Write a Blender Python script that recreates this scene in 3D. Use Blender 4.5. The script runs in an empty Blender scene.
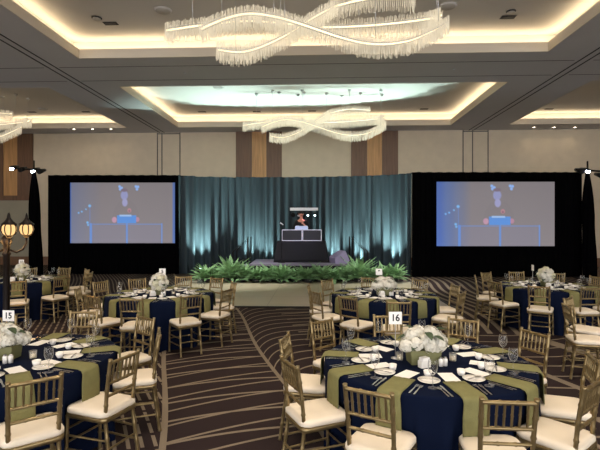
import bpy, bmesh, math, random
from mathutils import Vector, Matrix
random.seed(7)
PI = math.pi; sin = math.sin; cos = math.cos; TAU = 2*PI
S = bpy.context.scene; COL = S.collection
F = 455.0; EYE = 1.95; TH = math.radians(2.3); CT, ST = cos(TH), sin(TH)

# ------------------------------------------------------------------ placing
def W(xc, zc):                      # metres right of / ahead of the camera -> room x, y
    return (xc*CT - zc*ST, xc*ST + zc*CT)
def at(px, py, h):                  # photo point known to lie at height h
    z = F*(EYE-h)/(py-225.0); return W((px-300)/F*z, z)
def atz(px, z):                     # photo column at depth z
    return W((px-300)/F*z, z)
def onY(px, Y):                     # room x where the photo column meets the plane y = Y
    a = (px-300)/F; t = Y/(a*ST+CT); return t*(a*CT-ST)
def hz(py, z): return EYE + (225-py)/F*z
def lin(c):
    return tuple(((v/255)/12.92 if v/255 <= .04045 else ((v/255+.055)/1.055)**2.4) for v in c)

# ------------------------------------------------------------------ materials
def mat(name, rgb, rough=.6, metal=0, spec=.5, var=0, scale=8, emit=None, estr=1, sheen=0, trans=0, bump=0, bscale=40):
    m = bpy.data.materials.new(name); m.use_nodes = True
    n = m.node_tree.nodes; l = m.node_tree.links; b = n['Principled BSDF']
    c = lin(rgb)+(1,)
    b.inputs['Base Color'].default_value = c
    b.inputs['Roughness'].default_value = rough; b.inputs['Metallic'].default_value = metal
    b.inputs['Specular IOR Level'].default_value = spec
    if sheen: b.inputs['Sheen Weight'].default_value = sheen
    if trans: b.inputs['Transmission Weight'].default_value = trans
    if emit:
        b.inputs['Emission Color'].default_value = lin(emit)+(1,); b.inputs['Emission Strength'].default_value = estr
    tc = n.new('ShaderNodeTexCoord')
    if var:
        t = n.new('ShaderNodeTexNoise'); t.inputs['Scale'].default_value = scale; t.inputs['Detail'].default_value = 4
        l.new(tc.outputs['Object'], t.inputs['Vector'])
        r = n.new('ShaderNodeValToRGB'); e = r.color_ramp.elements
        e[0].position = .3; e[1].position = .7
        e[0].color = tuple(v*(1-var) for v in c[:3])+(1,); e[1].color = tuple(min(1, v*(1+var)) for v in c[:3])+(1,)
        l.new(t.outputs['Fac'], r.inputs['Fac']); l.new(r.outputs['Color'], b.inputs['Base Color'])
    if bump:
        t = n.new('ShaderNodeTexNoise'); t.inputs['Scale'].default_value = bscale
        l.new(tc.outputs['Object'], t.inputs['Vector'])
        u = n.new('ShaderNodeBump'); u.inputs['Strength'].default_value = bump; u.inputs['Distance'].default_value = .02
        l.new(t.outputs['Fac'], u.inputs['Height']); l.new(u.outputs['Normal'], b.inputs['Normal'])
    return m

def wood(name, rgb, rough=.45, gr=(1.5, 1.5, 14)):
    m = mat(name, rgb, rough); n = m.node_tree.nodes; l = m.node_tree.links; b = n['Principled BSDF']
    tc = n['Texture Coordinate'] if 'Texture Coordinate' in n else n.new('ShaderNodeTexCoord')
    mp = n.new('ShaderNodeMapping'); mp.inputs['Scale'].default_value = (14, 14, .8)
    t = n.new('ShaderNodeTexNoise'); t.inputs['Scale'].default_value = 1.3; t.inputs['Detail'].default_value = 6
    r = n.new('ShaderNodeValToRGB'); c = lin(rgb); e = r.color_ramp.elements
    e[0].position = .3; e[1].position = .7; e[0].color = tuple(v*.75 for v in c)+(1,); e[1].color = tuple(v*1.2 for v in c)+(1,)
    l.new(tc.outputs['Object'], mp.inputs['Vector']); l.new(mp.outputs['Vector'], t.inputs['Vector'])
    l.new(t.outputs['Fac'], r.inputs['Fac']); l.new(r.outputs['Color'], b.inputs['Base Color'])
    return m

class E:                            # tiny shader arithmetic
    nt = None
    def __init__(s, k): s.k = k
    @staticmethod
    def op(o, *a):
        n = E.nt.nodes.new('ShaderNodeMath'); n.operation = o
        for i, v in enumerate(a):
            if isinstance(v, E): E.nt.links.new(v.k, n.inputs[i])
            else: n.inputs[i].default_value = v
        return E(n.outputs[0])
    def __add__(s, o): return E.op('ADD', s, o)
    __radd__ = __add__
    def __sub__(s, o): return E.op('SUBTRACT', s, o)
    def __rsub__(s, o): return E.op('SUBTRACT', o, s)
    def __mul__(s, o): return E.op('MULTIPLY', s, o)
    __rmul__ = __mul__
    def __truediv__(s, o): return E.op('DIVIDE', s, o)
    def __lt__(s, o): return E.op('LESS_THAN', s, o)
    def __gt__(s, o): return E.op('GREATER_THAN', s, o)
def esin(x): return E.op('SINE', x)
def efract(x): return E.op('FRACT', x)
def eabs(x): return E.op('ABSOLUTE', x)
def emax(a, b): return E.op('MAXIMUM', a, b)
def emin(a, b): return E.op('MINIMUM', a, b)
def eline(ph, period, w):           # 1 on a stripe of share w of the period
    return eabs(efract(ph/period)-.5) < w*.5

def carpet_material():
    m = bpy.data.materials.new('patterned_carpet'); m.use_nodes = True
    nt = m.node_tree; n = nt.nodes; l = nt.links; b = n['Principled BSDF']; E.nt = nt
    g = n.new('ShaderNodeNewGeometry'); sp = n.new('ShaderNodeSeparateXYZ'); l.new(g.outputs['Position'], sp.inputs[0])
    X = E(sp.outputs[0]); Y = E(sp.outputs[1])
    s = X + .307*(Y-5.3) + .33 + .05*esin(Y*1.1)
    # aisle: long shallow arcs in two slightly different families, left of the spine
    q = s + 1.5
    fan1 = Y - .62*s + .10*q*q
    fan2 = Y - .50*s + .13*q*q
    A = emax(eline(fan1, .34, .10), eline(fan2+.1, .46, .085))
    # right of the spine: arcs that leave it forwards and bend to the right
    bend = 1.0 - E.op('POWER', 2.71828, s*(-3.2))
    Bm = eline(Y - .95*bend - .12*s, .33, .13)
    Bm = emax(Bm, eline(Y - .35*s, .55, .10)*(s > .9))
    # left of the second spine: broken diagonal dashes
    d1 = eline(s*1.0+Y*.22, .125, .30)
    d2 = eline(Y - .25*s, .27, .80)
    C = d1*d2
    # far right: long s-waves running away
    wv = X + .17*esin(Y*1.0+.9)
    D = eline(wv, .25, .40)
    D2 = emax(eline(X*.75+Y*.25+.3*esin(X*1.6+Y*.5), .62, .15), eline(Y - .22*X + .12*esin(X*2.2), .43, .10))
    nearR = Y < 8.3
    right = X > 1.9
    spine = emax(eabs(s) < .028, eabs(s+1.5) < .032)
    inA = (s < 0.0)*(s > -1.5)
    inB = (s > 0.0)*(1.0-right)
    inC = s < -1.5
    pat = emax(emax(inA*A, inB*Bm), emax(inC*C, right*(nearR*D2 + (1.0-nearR)*D)))
    pat = emax(pat, spine)
    pat = emin(emax(pat, 0.0), 1.0)
    mx = n.new('ShaderNodeMix'); mx.data_type = 'RGBA'
    l.new(pat.k, mx.inputs['Factor'])
    mx.inputs['A'].default_value = lin((54, 42, 42))+(1,); mx.inputs['B'].default_value = lin((146, 132, 114))+(1,)
    nz = n.new('ShaderNodeTexNoise'); nz.inputs['Scale'].default_value = 140; l.new(g.outputs['Position'], nz.inputs['Vector'])
    m2 = n.new('ShaderNodeMix'); m2.data_type = 'RGBA'; m2.blend_type = 'MULTIPLY'; m2.inputs['Factor'].default_value = .5
    l.new(mx.outputs['Result'], m2.inputs['A']); l.new(nz.outputs['Fac'], m2.inputs['B'])
    l.new(m2.outputs['Result'], b.inputs['Base Color'])
    b.inputs['Roughness'].default_value = .95; b.inputs['Specular IOR Level'].default_value = .15
    return m

def glass_material():
    m = bpy.data.materials.new('clear_glass'); m.use_nodes = True
    n = m.node_tree.nodes; l = m.node_tree.links; n.remove(n['Principled BSDF']); out = n['Material Output']
    t = n.new('ShaderNodeBsdfTransparent'); t.inputs[0].default_value = (.985, .99, .99, 1)
    g = n.new('ShaderNodeBsdfGlossy'); g.inputs['Roughness'].default_value = .32
    f = n.new('ShaderNodeLayerWeight'); f.inputs['Blend'].default_value = .3
    mm = n.new('ShaderNodeMath'); mm.operation = 'MULTIPLY_ADD'; mm.inputs[1].default_value = .6; mm.inputs[2].default_value = .06
    mx = n.new('ShaderNodeMixShader')
    l.new(f.outputs['Facing'], mm.inputs[0]); l.new(mm.outputs[0], mx.inputs[0]); l.new(t.outputs[0], mx.inputs[1])
    tl = n.new('ShaderNodeBsdfTranslucent'); tl.inputs[0].default_value = (.9, .92, .92, 1); m3 = n.new('ShaderNodeMixShader'); m3.inputs[0].default_value = .55
    l.new(g.outputs[0], m3.inputs[1]); l.new(tl.outputs[0], m3.inputs[2]); l.new(m3.outputs[0], mx.inputs[2])
    l.new(mx.outputs[0], out.inputs[0]); return m

def crystal_material():
    m = bpy.data.materials.new('crystal'); m.use_nodes = True
    n = m.node_tree.nodes; l = m.node_tree.links; n.remove(n['Principled BSDF']); out = n['Material Output']
    t = n.new('ShaderNodeBsdfTranslucent'); t.inputs[0].default_value = (.95, .92, .84, 1)
    d = n.new('ShaderNodeBsdfDiffuse'); d.inputs[0].default_value = (.9, .88, .82, 1)
    g = n.new('ShaderNodeBsdfGlossy'); g.inputs['Roughness'].default_value = .15
    tr = n.new('ShaderNodeBsdfTransparent')
    a = n.new('ShaderNodeMixShader'); a.inputs[0].default_value = .35; l.new(t.outputs[0], a.inputs[1]); l.new(d.outputs[0], a.inputs[2])
    b = n.new('ShaderNodeMixShader'); b.inputs[0].default_value = .18; l.new(a.outputs[0], b.inputs[1]); l.new(g.outputs[0], b.inputs[2])
    c = n.new('ShaderNodeMixShader'); c.inputs[0].default_value = .06; l.new(b.outputs[0], c.inputs[1]); l.new(tr.outputs[0], c.inputs[2])
    em = n.new('ShaderNodeEmission'); em.inputs[0].default_value = (1, .90, .70, 1); em.inputs[1].default_value = .14  # faint glow put into the rods for light from the LED strips
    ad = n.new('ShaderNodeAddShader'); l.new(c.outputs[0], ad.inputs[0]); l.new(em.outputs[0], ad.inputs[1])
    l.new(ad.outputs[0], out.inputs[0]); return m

def emitter(name, rgb, k):
    m = bpy.data.materials.new(name); m.use_nodes = True
    n = m.node_tree.nodes; l = m.node_tree.links; n.remove(n['Principled BSDF'])
    e = n.new('ShaderNodeEmission'); e.inputs[0].default_value = lin(rgb)+(1,); e.inputs[1].default_value = k
    l.new(e.outputs[0], n['Material Output'].inputs[0]); return m

M = dict(
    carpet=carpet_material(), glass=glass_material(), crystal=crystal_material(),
    soffit=mat('painted_soffit', (198, 195, 193), .85, var=.03, scale=.7),
    coffer=mat('painted_coffer', (206, 200, 192), .85, var=.02, scale=.6),
    fascia=mat('painted_fascia', (205, 196, 180), .8),
    groove=mat('dark_groove', (40, 38, 38), .8),
    wall=mat('cream_wallcovering', (206, 192, 168), .8, var=.04, scale=2.5),
    wallin=mat('grey_wallcovering', (150, 144, 126), .8, var=.05, scale=1.5),
    seam=mat('panel_seam', (92, 88, 84), .7),
    darkwood=wood('dark_walnut', (104, 74, 52)), lightwood=wood('light_oak', (186, 140, 88)), basewood=wood('base_wood', (112, 78, 50)),
    dance=None,
    navy=mat('navy_satin', (15, 23, 44), .85, spec=.04, var=.08, scale=3),
    olive=mat('olive_napkin', (128, 125, 82), .75, spec=.2, var=.07, scale=18, bump=.2, bscale=120),
    gold=mat('gold_lacquer', (142, 123, 86), .30, metal=.7, var=.16, scale=14),
    cushion=mat('ivory_cushion', (232, 219, 198), .8, spec=.2, var=.03, scale=6),
    china=mat('white_china', (244, 240, 232), .25), card=mat('white_card', (246, 243, 238), .7),
    ink=mat('black_ink', (18, 18, 20), .6), steel=mat('polished_steel', (205, 205, 208), .22, metal=1),
    chrome=mat('brushed_chrome', (190, 190, 192), .35, metal=.9),
    petal=mat('ivory_petal', (226, 222, 208), .75, var=.05, scale=30), petal2=mat('cream_petal', (222, 218, 188), .75, var=.05, scale=30),
    leaf=mat('dark_leaf', (44, 66, 34), .55, var=.2, scale=20), vase=mat('olive_box', (120, 119, 78), .55, var=.05, scale=10),
    fern=mat('fern_green', (134, 174, 122), .6, spec=.3, var=.25, scale=9), pot=mat('black_pot', (26, 26, 26), .6), soil=mat('soil', (40, 30, 24), .9),
    black=mat('black_drape', (5, 5, 6), .95, spec=.02), teal=mat('charcoal_drape', (54, 64, 70), .8, spec=.15),
    blackmetal=mat('black_metal', (22, 21, 22), .45, metal=.5), iron=mat('dark_iron', (34, 27, 24), .5, metal=.6),
    skirt=mat('black_skirt', (18, 18, 26), .85), deck=mat('grey_deck', (120, 112, 132), .7, var=.06, scale=4),
    case=mat('case_black', (30, 30, 40), .6), silver=mat('silver_edge', (205, 205, 222), .35, metal=.3),
    grille=mat('violet_lit_grille', (142, 132, 166), .6, var=.1, scale=60), white=mat('white_plastic', (225, 228, 235), .4),  # wedge speaker colour lightened and tinted to hold violet stage light
    laptop=mat('pale_laptop', (196, 212, 240), .4),
    skin=mat('skin', (214, 150, 128), .6), hair=mat('dark_hair', (32, 22, 20), .7), shirt=mat('black_shirt', (20, 18, 22), .8), trouser=mat('dark_trousers', (24, 24, 30), .8),
    led=emitter('warm_led', (255, 232, 190), 2.6), lens=emitter('white_lens', (225, 235, 255), 60), lens2=emitter('cool_lens', (200, 235, 240), 20),
    lampglass=emitter('amber_lamp_glass', (255, 204, 136), 1.3), bulb=emitter('bulb', (255, 236, 200), 14), wick=mat('candle_wax', (238, 228, 205), .6, emit=(255, 210, 150), estr=.08),
    downlight=emitter('downlight', (255, 236, 208), 14), disc=mat('grey_disc', (176, 172, 166), .7),
)

# ------------------------------------------------------------------ mesh building
class MB:
    def __init__(s): s.v = []; s.f = []; s.sm = []
    def add(s, vs, fs, smooth=False):
        o = len(s.v); s.v += [tuple(p) for p in vs]
        for f in fs: s.f.append([i+o for i in f]); s.sm.append(smooth)
        return s
    def box(s, x0, x1, y0, y1, z0, z1):
        return s.add([(x0,y0,z0),(x1,y0,z0),(x1,y1,z0),(x0,y1,z0),(x0,y0,z1),(x1,y0,z1),(x1,y1,z1),(x0,y1,z1)],
            [(0,3,2,1),(4,5,6,7),(0,1,5,4),(1,2,6,5),(2,3,7,6),(3,0,4,7)])
    def tube(s, pts, r, n=8, cap=True):
        pts = [Vector(p) for p in pts]; rs = r if isinstance(r, (list, tuple)) else [r]*len(pts)
        vs = []; u = None
        for i, p in enumerate(pts):
            d = (pts[min(i+1, len(pts)-1)]-pts[max(i-1, 0)])
            if d.length < 1e-9: d = Vector((0,0,1))
            d.normalize()
            if u is None: u = d.orthogonal().normalized()
            else:
                u = u - d*u.dot(d)
                u = u.normalized() if u.length > 1e-6 else d.orthogonal().normalized()
            w = d.cross(u)
            for k in range(n):
                a = TAU*k/n; vs.append(p + (u*cos(a)+w*sin(a))*rs[i])
        fs = [(i*n+k, i*n+(k+1)%n, (i+1)*n+(k+1)%n, (i+1)*n+k) for i in range(len(pts)-1) for k in range(n)]
        s.add(vs, fs, True)
        if cap:
            o = len(s.v)-len(vs)
            s.f.append([o+k for k in range(n)][::-1]); s.sm.append(False)
            s.f.append([o+(len(pts)-1)*n+k for k in range(n)]); s.sm.append(False)
        return s
    def lathe(s, prof, n=20, c=(0,0,0), smooth=True):
        vs = []; fs = []
        for r, z in prof:
            for k in range(n):
                a = TAU*k/n; vs.append((c[0]+r*cos(a), c[1]+r*sin(a), c[2]+z))
        for i in range(len(prof)-1):
            for k in range(n): fs.append((i*n+k, i*n+(k+1)%n, (i+1)*n+(k+1)%n, (i+1)*n+k))
        return s.add(vs, fs, smooth)
    def disc(s, r, z, n=20, c=(0,0,0), up=True):
        vs = [(c[0]+r*cos(TAU*k/n), c[1]+r*sin(TAU*k/n), c[2]+z) for k in range(n)]
        f = list(range(n)); return s.add(vs, [f if up else f[::-1]])
    def rings(s, ringlist, cap=True, smooth=True):
        n = len(ringlist[0]); vs = [p for r in ringlist for p in r]
        fs = [(i*n+k, i*n+(k+1)%n, (i+1)*n+(k+1)%n, (i+1)*n+k) for i in range(len(ringlist)-1) for k in range(n)]
        if cap: fs.append(list(range(n))[::-1]); fs.append([(len(ringlist)-1)*n+k for k in range(n)])
        return s.add(vs, fs, smooth)
    def mesh(s, name, m=None):
        me = bpy.data.meshes.new(name); me.from_pydata(s.v, [], s.f)
        me.polygons.foreach_set('use_smooth', s.sm)
        if m: me.materials.append(m)
        me.update(); return me
    def build(s, name, m, parent=None, loc=(0,0,0), rz=0):
        return ob(name, s.mesh(name, m), parent, loc, rz)

def ob(name, data, parent=None, loc=(0,0,0), rz=0):
    o = bpy.data.objects.new(name, data); COL.objects.link(o)
    o.location = loc; o.rotation_euler = (0, 0, rz)
    if parent: o.parent = parent
    return o
def tag(o, label=None, cat=None, group=None, kind=None):
    if label: o['label'] = label
    if cat: o['category'] = cat
    if group: o['group'] = group
    if kind: o['kind'] = kind
    return o
def thing(name, label, cat, loc=(0,0,0), rz=0, group=None):
    return tag(ob(name, None, None, loc, rz), label, cat, group)
def struct(name, mb, m): return tag(mb.build(name, m), kind='structure')
def kids(o): return [c for c in o.children]
def copy_tree(o, parent=None):
    c = o.copy(); COL.objects.link(c)
    if parent: c.parent = parent; c.matrix_parent_inverse = o.matrix_parent_inverse.copy()
    for k in kids(o): copy_tree(k, c)
    return c
def rrect(w, d, r, z, n=5, cx=0, cy=0):
    out = []
    for sx, sy, a0 in ((1,1,0),(-1,1,90),(-1,-1,180),(1,-1,270)):
        for k in range(n+1):
            a = math.radians(a0+90*k/n); out.append((cx+sx*(w/2-r)+r*cos(a), cy+sy*(d/2-r)+r*sin(a), z))
    return out
def text_mesh(body, size, m):
    cu = bpy.data.curves.new('numeral', 'FONT'); cu.body = body; cu.size = size; cu.align_x = 'CENTER'; cu.align_y = 'CENTER'; cu.extrude = .0006; cu.offset = .0022
    o = bpy.data.objects.new('numeral', cu); COL.objects.link(o)
    dg = bpy.context.evaluated_depsgraph_get(); me = bpy.data.meshes.new_from_object(o.evaluated_get(dg))
    bpy.data.objects.remove(o); bpy.data.curves.remove(cu)
    me.materials.clear(); me.materials.append(m); return me

# ------------------------------------------------------------------ room shell
WY = 21.6; HX = 25.0; FY = -9.0; HS = 6.39; HC = 6.95
struct('floor', MB().box(-HX, HX, FY, WY, -.1, 0), M['carpet'])
def yplane(x0, x1, z0, z1, y, t): return MB().box(x0, x1, y, y+t, z0, z1)
struct('wall_back', yplane(-HX, HX, 0, 7.6, WY, .2), M['wall'])
struct('wall_left', MB().box(-HX-.2, -HX, FY, WY, 0, 7.6), M['wall'])
struct('wall_right', MB().box(HX, HX+.2, FY, WY, 0, 7.6), M['wall'])
# soffit with coffers
xc_ = [(-21.0, -8.7), (-6.4, 5.9), (8.4, 20.7)]; yc_ = [(-2.8, 3.3), (5.8, 11.9), (14.35, 20.45)]
cl = MB(); T = .25
ys = [FY] + [v for p in yc_ for v in p] + [WY]
for i in range(0, len(ys), 2): cl.box(-HX, HX, ys[i], ys[i+1], HS, HS+T)
xs = [-HX] + [v for p in xc_ for v in p] + [HX]
for (y0, y1) in yc_:
    for i in range(0, len(xs), 2): cl.box(xs[i], xs[i+1], y0, y1, HS, HS+T)
struct('ceiling', cl, M['soffit'])
SB = .32
nc = 0
for (x0, x1) in xc_:
    for (y0, y1) in yc_:
        nc += 1
        f = MB()      # fascia lip round the opening
        e = .03
        f.box(x0, x1, y0, y0+e, HS-.004, HS+.24); f.box(x0, x1, y1-e, y1, HS-.004, HS+.24)
        f.box(x0, x0+e, y0, y1, HS-.004, HS+.24); f.box(x1-e, x1, y0, y1, HS-.004, HS+.24)
        struct('trim_%d' % nc, f, M['fascia'])
        c = MB()      # cove walls and raised ceiling
        X0, X1, Y0, Y1 = x0-SB, x1+SB, y0-SB, y1+SB
        for b in ((X0, X1, Y0-.04, Y0), (X0, X1, Y1, Y1+.04), (X0-.04, X0, Y0, Y1), (X1, X1+.04, Y0, Y1)): c.box(*b, HS+T, HC+.05)
        c.box(X0, X1, Y0, Y1, HC, HC+.1)
        struct('ceiling_coffer', c, M['coffer'])
# movable wall tracks and grooves in the soffit
def tracks():
    k = 40
    for x in (-7.5, 7.15):
        for dx in (-.11, .11):
            k += 1; struct('trim_%d' % k, MB().box(x+dx-.022, x+dx+.022, 0, WY, HS-.006, HS+.002), M['groove'])
    for y in (12.55, 13.75):
        for (x0, x1) in ((-7.3, 6.9), (-HX, -7.75), (7.4, HX)):
            k += 1; struct('trim_%d' % k, MB().box(x0, x1, y-.014, y+.014, HS-.005, HS+.002), M['seam'])
tracks()
# back wall finish: wood pilasters, folded partition panels, wooden base
def pil(pxs, h0, nm):
    a = [onY(p, WY) for p in pxs]
    for i, m in enumerate(('darkwood', 'lightwood', 'darkwood')):
        o = struct('trim_%d' % (60+nm*3+i), MB().box(a[i]+.004, a[i+1]-.004, WY-(.06 if i != 1 else .04), WY, h0, HS), M[m])
pil((236, 252, 266.5, 282), .4, 0); pil((351, 367, 382, 398), .4, 1)
pil((-11, 4, 18, 33.5), hz(195, 21.7), 2)
struct('baseboard_back', MB().box(-HX, HX, WY-.03, WY, 0, .42), M['basewood'])
kk = 80
for (pa, pb, pc) in ((157.5, 162, 180), (463, 472.5, 488)):
    for p in (pa, pb, pc):
        x = onY(p, WY); kk += 1
        struct('trim_%d' % kk, MB().box(x-.022, x+.022, WY-.02, WY, .42, HS), M['seam'])
    x0, x1 = onY(pa, WY), onY(pc, WY); kk += 1
    struct('trim_%d' % kk, MB().box(x0, x1, WY-.014, WY, HS-.08, HS-.03), M['seam'])
# wood rail below the left pilaster
x0, x1 = onY(-60, WY), onY(33.5, WY)
struct('trim_95', MB().box(x0, x1, WY-.09, WY, hz(200, 21.7), hz(195, 21.7)), M['darkwood'])
struct('trim_96', MB().box(x0, x1-.01, WY-.05, WY, .42, hz(200, 21.7)), M['wallin'])

# ------------------------------------------------------------------ lights in the ceiling
def area(name, loc, sx, sy, power, rgb, rot=(PI, 0, 0), spread=PI):
    l = bpy.data.lights.new(name, 'AREA'); l.shape = 'RECTANGLE'; l.size = sx; l.size_y = sy; l.energy = power; l.color = lin(rgb); l.spread = spread
    o = bpy.data.objects.new(name, l); COL.objects.link(o); o.location = loc; o.rotation_euler = rot
    return o
COVE = 4.2
for (x0, x1) in xc_:
    for (y0, y1) in yc_:
        lx, ly = x1-x0, y1-y0; q = SB*.5
        z = HS+.268
        wrm = (255, 230, 188)
        area('cove_light', ((x0+x1)/2, y0-q, z), lx+SB, .10, COVE*lx, wrm)
        area('cove_light', ((x0+x1)/2, y1+q, z), lx+SB, .10, COVE*lx, wrm)
        area('cove_light', (x0-q, (y0+y1)/2, z), .10, ly+SB, COVE*ly, wrm)
        area('cove_light', (x1+q, (y0+y1)/2, z), .10, ly+SB, COVE*ly, wrm)
def spot(name, loc, target, power, rgb, ang, blend=.5, r=.06):
    l = bpy.data.lights.new(name, 'SPOT'); l.energy = power; l.color = lin(rgb); l.spot_size = math.radians(ang); l.spot_blend = blend; l.shadow_soft_size = r
    o = bpy.data.objects.new(name, l); COL.objects.link(o); o.location = loc
    o.rotation_euler = (Vector(target)-Vector(loc)).to_track_quat('-Z', 'Y').to_euler(); return o

def slot_mesh():
    t = MB(); t.box(-.17, .17, -.085, .085, -.012, 0); return t.mesh('trim_plate', M['groove'])
SLOT = slot_mesh(); LENS = MB().box(-.12, .12, -.05, .05, -.016, -.012).mesh('lamp_lens', M['ink'])
def downlight(px, py, label, lit=True):
    x, y = at(px, py, HC)
    r = thing('recessed_downlight', label, 'ceiling light', (x, y, HC), 0, None)
    ob('trim_plate', SLOT, r); ob('lamp_lens', LENS, r)
    return x, y
def ceil_disc(name, px, py, h, r, label, cat, m):
    x, y = at(px, py, h); t = thing(name, label, cat, (x, y, h))
    MB().lathe([(r, 0), (r, -.012), (r*.86, -.03), (0, -.03)], 24).build('body', m, t)
    MB().lathe([(r*.82, -.031), (r*.8, -.038), (0, -.038)], 20).build('grille', M['disc'], t)
downlight(110.7, 23.3, 'black recessed rectangular fitting in the ceiling left of the front chandelier', 'ceiling light')
downlight(508, 17, 'black recessed rectangular fitting in the ceiling right of the front chandelier', 'ceiling light')
downlight(202, 111.7, 'black recessed fitting in the teal-lit ceiling, left of the rear chandelier', 'ceiling light')
downlight(256.7, 111.5, 'black recessed fitting above the left half of the rear chandelier', 'ceiling light')
downlight(312, 111, 'black recessed fitting above the middle of the rear chandelier', 'ceiling light')
downlight(424, 109, 'black recessed fitting in the ceiling, right of the rear chandelier', 'ceiling light')
downlight(32, 112, 'black recessed fitting above the round chandelier by the street lamp', 'ceiling light')
downlight(86, 111.7, 'black recessed fitting in the ceiling above the left screen', 'ceiling light')
downlight(549, 109, 'black recessed fitting in the ceiling above the right screen', 'ceiling light')
ceil_disc('ceiling_speaker', 163, 10, HC, .2, 'round grey speaker in the ceiling above the left tip of front chandelier', 'ceiling speaker', M['soffit'])
ceil_disc('ceiling_speaker', 448, 5.7, HC, .2, 'round grey speaker in the ceiling above the right tip of front chandelier', 'ceiling speaker', M['soffit'])
ceil_disc('ceiling_speaker', 218, 87, HC, .2, 'round grey speaker in the ceiling between the two central chandeliers', 'ceiling speaker', M['soffit'])
ceil_disc('ceiling_speaker', 43, 109, HC, .2, 'round grey speaker in the ceiling over the street lamp side', 'ceiling speaker', M['soffit'])
ceil_disc('smoke_detector', 96.7, 17.7, HC, .12, 'small dark round detector beside the black fitting on the left', 'smoke detector', M['groove'])
ceil_disc('smoke_detector', 511, 11.2, HC, .11, 'small dark round detector beside the black fitting on the right', 'smoke detector', M['groove'])
WD = MB().lathe([(.085, 0), (.085, -.01), (.06, -.012), (.055, -.004)], 16).mesh('ring', M['fascia']); WL = MB().disc(.055, -.006, 14, up=False).mesh('lens', M['downlight'])
for px, py, w in ((74, 129, 'leftmost of three over the left wall'), (92.5, 129, 'middle one of three over the left wall'), (111, 129, 'rightmost of three over the left wall'),
                  (534, 127.2, 'leftmost of three over the right wall'), (554, 127.2, 'middle one of three over the right wall'), (575, 127.2, 'rightmost of three over the right wall')):
    x, y = at(px, py, HS); y = min(y, 21.2)
    t = thing('wall_washer', 'small round wall-washing downlight, '+w, 'ceiling light', (x, y, HS)); ob('ring', WD, t); ob('lens', WL, t)
    spot('washer_light', (x, y, HS-.03), (x, WY+.1, 3.2), 8, (255, 232, 200), 110, 1, .05)
# general downlights of the ballroom, aimed at the floor
KEY = 315
for (x, y) in ((-4.6, 7.2), (-1.4, 6.4), (1.7, 6.4), (4.7, 7.2), (-4.6, 10.7), (4.5, 10.7), (-3.2, 1.8), (0.2, 1.6), (3.4, 1.8), (-1.2, 4.5), (2.4, 4.5), (-11.5, 9), (11.5, 9)):
    z = HC-.03 if any(a < x < b for a, b in xc_) and any(a < y < b for a, b in yc_) else HS-.03
    spot('ballroom_light', (x, y, z), (x, y, 0), KEY, (255, 236, 212), 88, .8, .16)

FR = MB().lathe([(.055, 0), (.055, -.012), (.04, -.014), (.035, -.005)], 16).mesh('ring', M['chrome']); FL_ = MB().disc(.035, -.006, 12, up=False).mesh('lens', M['white'])
for px_, py_, w_ in ((185, 73, 'behind the left part of the front chandelier'), (454, 69, 'behind the right tip of the front chandelier')):
    X_, Y_ = at(px_, py_, HS); t = thing('added_spotlight', 'small added spotlight on a sprinkler dot in the soffit '+w_, 'ceiling light', (X_, Y_, HS)); ob('ring', FR, t); ob('lens', FL_, t)  # made-up spotlight fittings to carry the fill, set on sprinkler dots
    spot('fern_fill', (X_, Y_, HS-.04), (X_*.7-.1, 15.2, .4), 1700, (255, 252, 246), 46, .9, .08)  # added fill to brighten the ferns and stage front
    spot('dj_fill', (X_, Y_, HS-.04), (-.75, 16.6, 1.6), 700, (226, 220, 255), 13, .8, .08)  # added narrow fill on the dj and cases

# ------------------------------------------------------------------ chandeliers
def smooth_path(P, n):
    out = []
    for i in range(n+1):
        t = i/n*(len(P)-1); k = min(int(t), len(P)-2); u = t-k
        p0 = Vector(P[max(k-1, 0)]); p1 = Vector(P[k]); p2 = Vector(P[k+1]); p3 = Vector(P[min(k+2, len(P)-1)])
        out.append(.5*((2*p1)+(p2-p0)*u+(2*p0-5*p1+4*p2-p3)*u*u+(3*p1-p0-3*p2+p3)*u**3))
    return out
RIB = [
    [(-2.72,0,5.74),(-1.95,.05,5.86),(-1.1,.15,5.96),(-.3,.25,5.93),(.37,.35,5.90),(1.4,.4,5.95),(2.35,.35,6.02),(2.65,.25,6.05)],
    [(-1.95,-.35,5.60),(-1.5,-.38,5.77),(-1.05,-.4,5.85),(-.58,-.4,5.79),(-.11,-.38,5.66),(.73,-.35,5.38),(1.29,-.35,5.27),(1.85,-.35,5.31),(2.3,-.3,5.50),(2.62,-.2,5.70)],
    [(-1.68,-.1,5.31),(-1.24,-.15,5.24),(-.85,-.15,5.33),(-.37,-.1,5.57),(0,0,5.85),(.37,.05,6.08),(.66,.1,6.22),(1.33,.1,6.34),(2.1,.0,6.27)],
]
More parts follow.
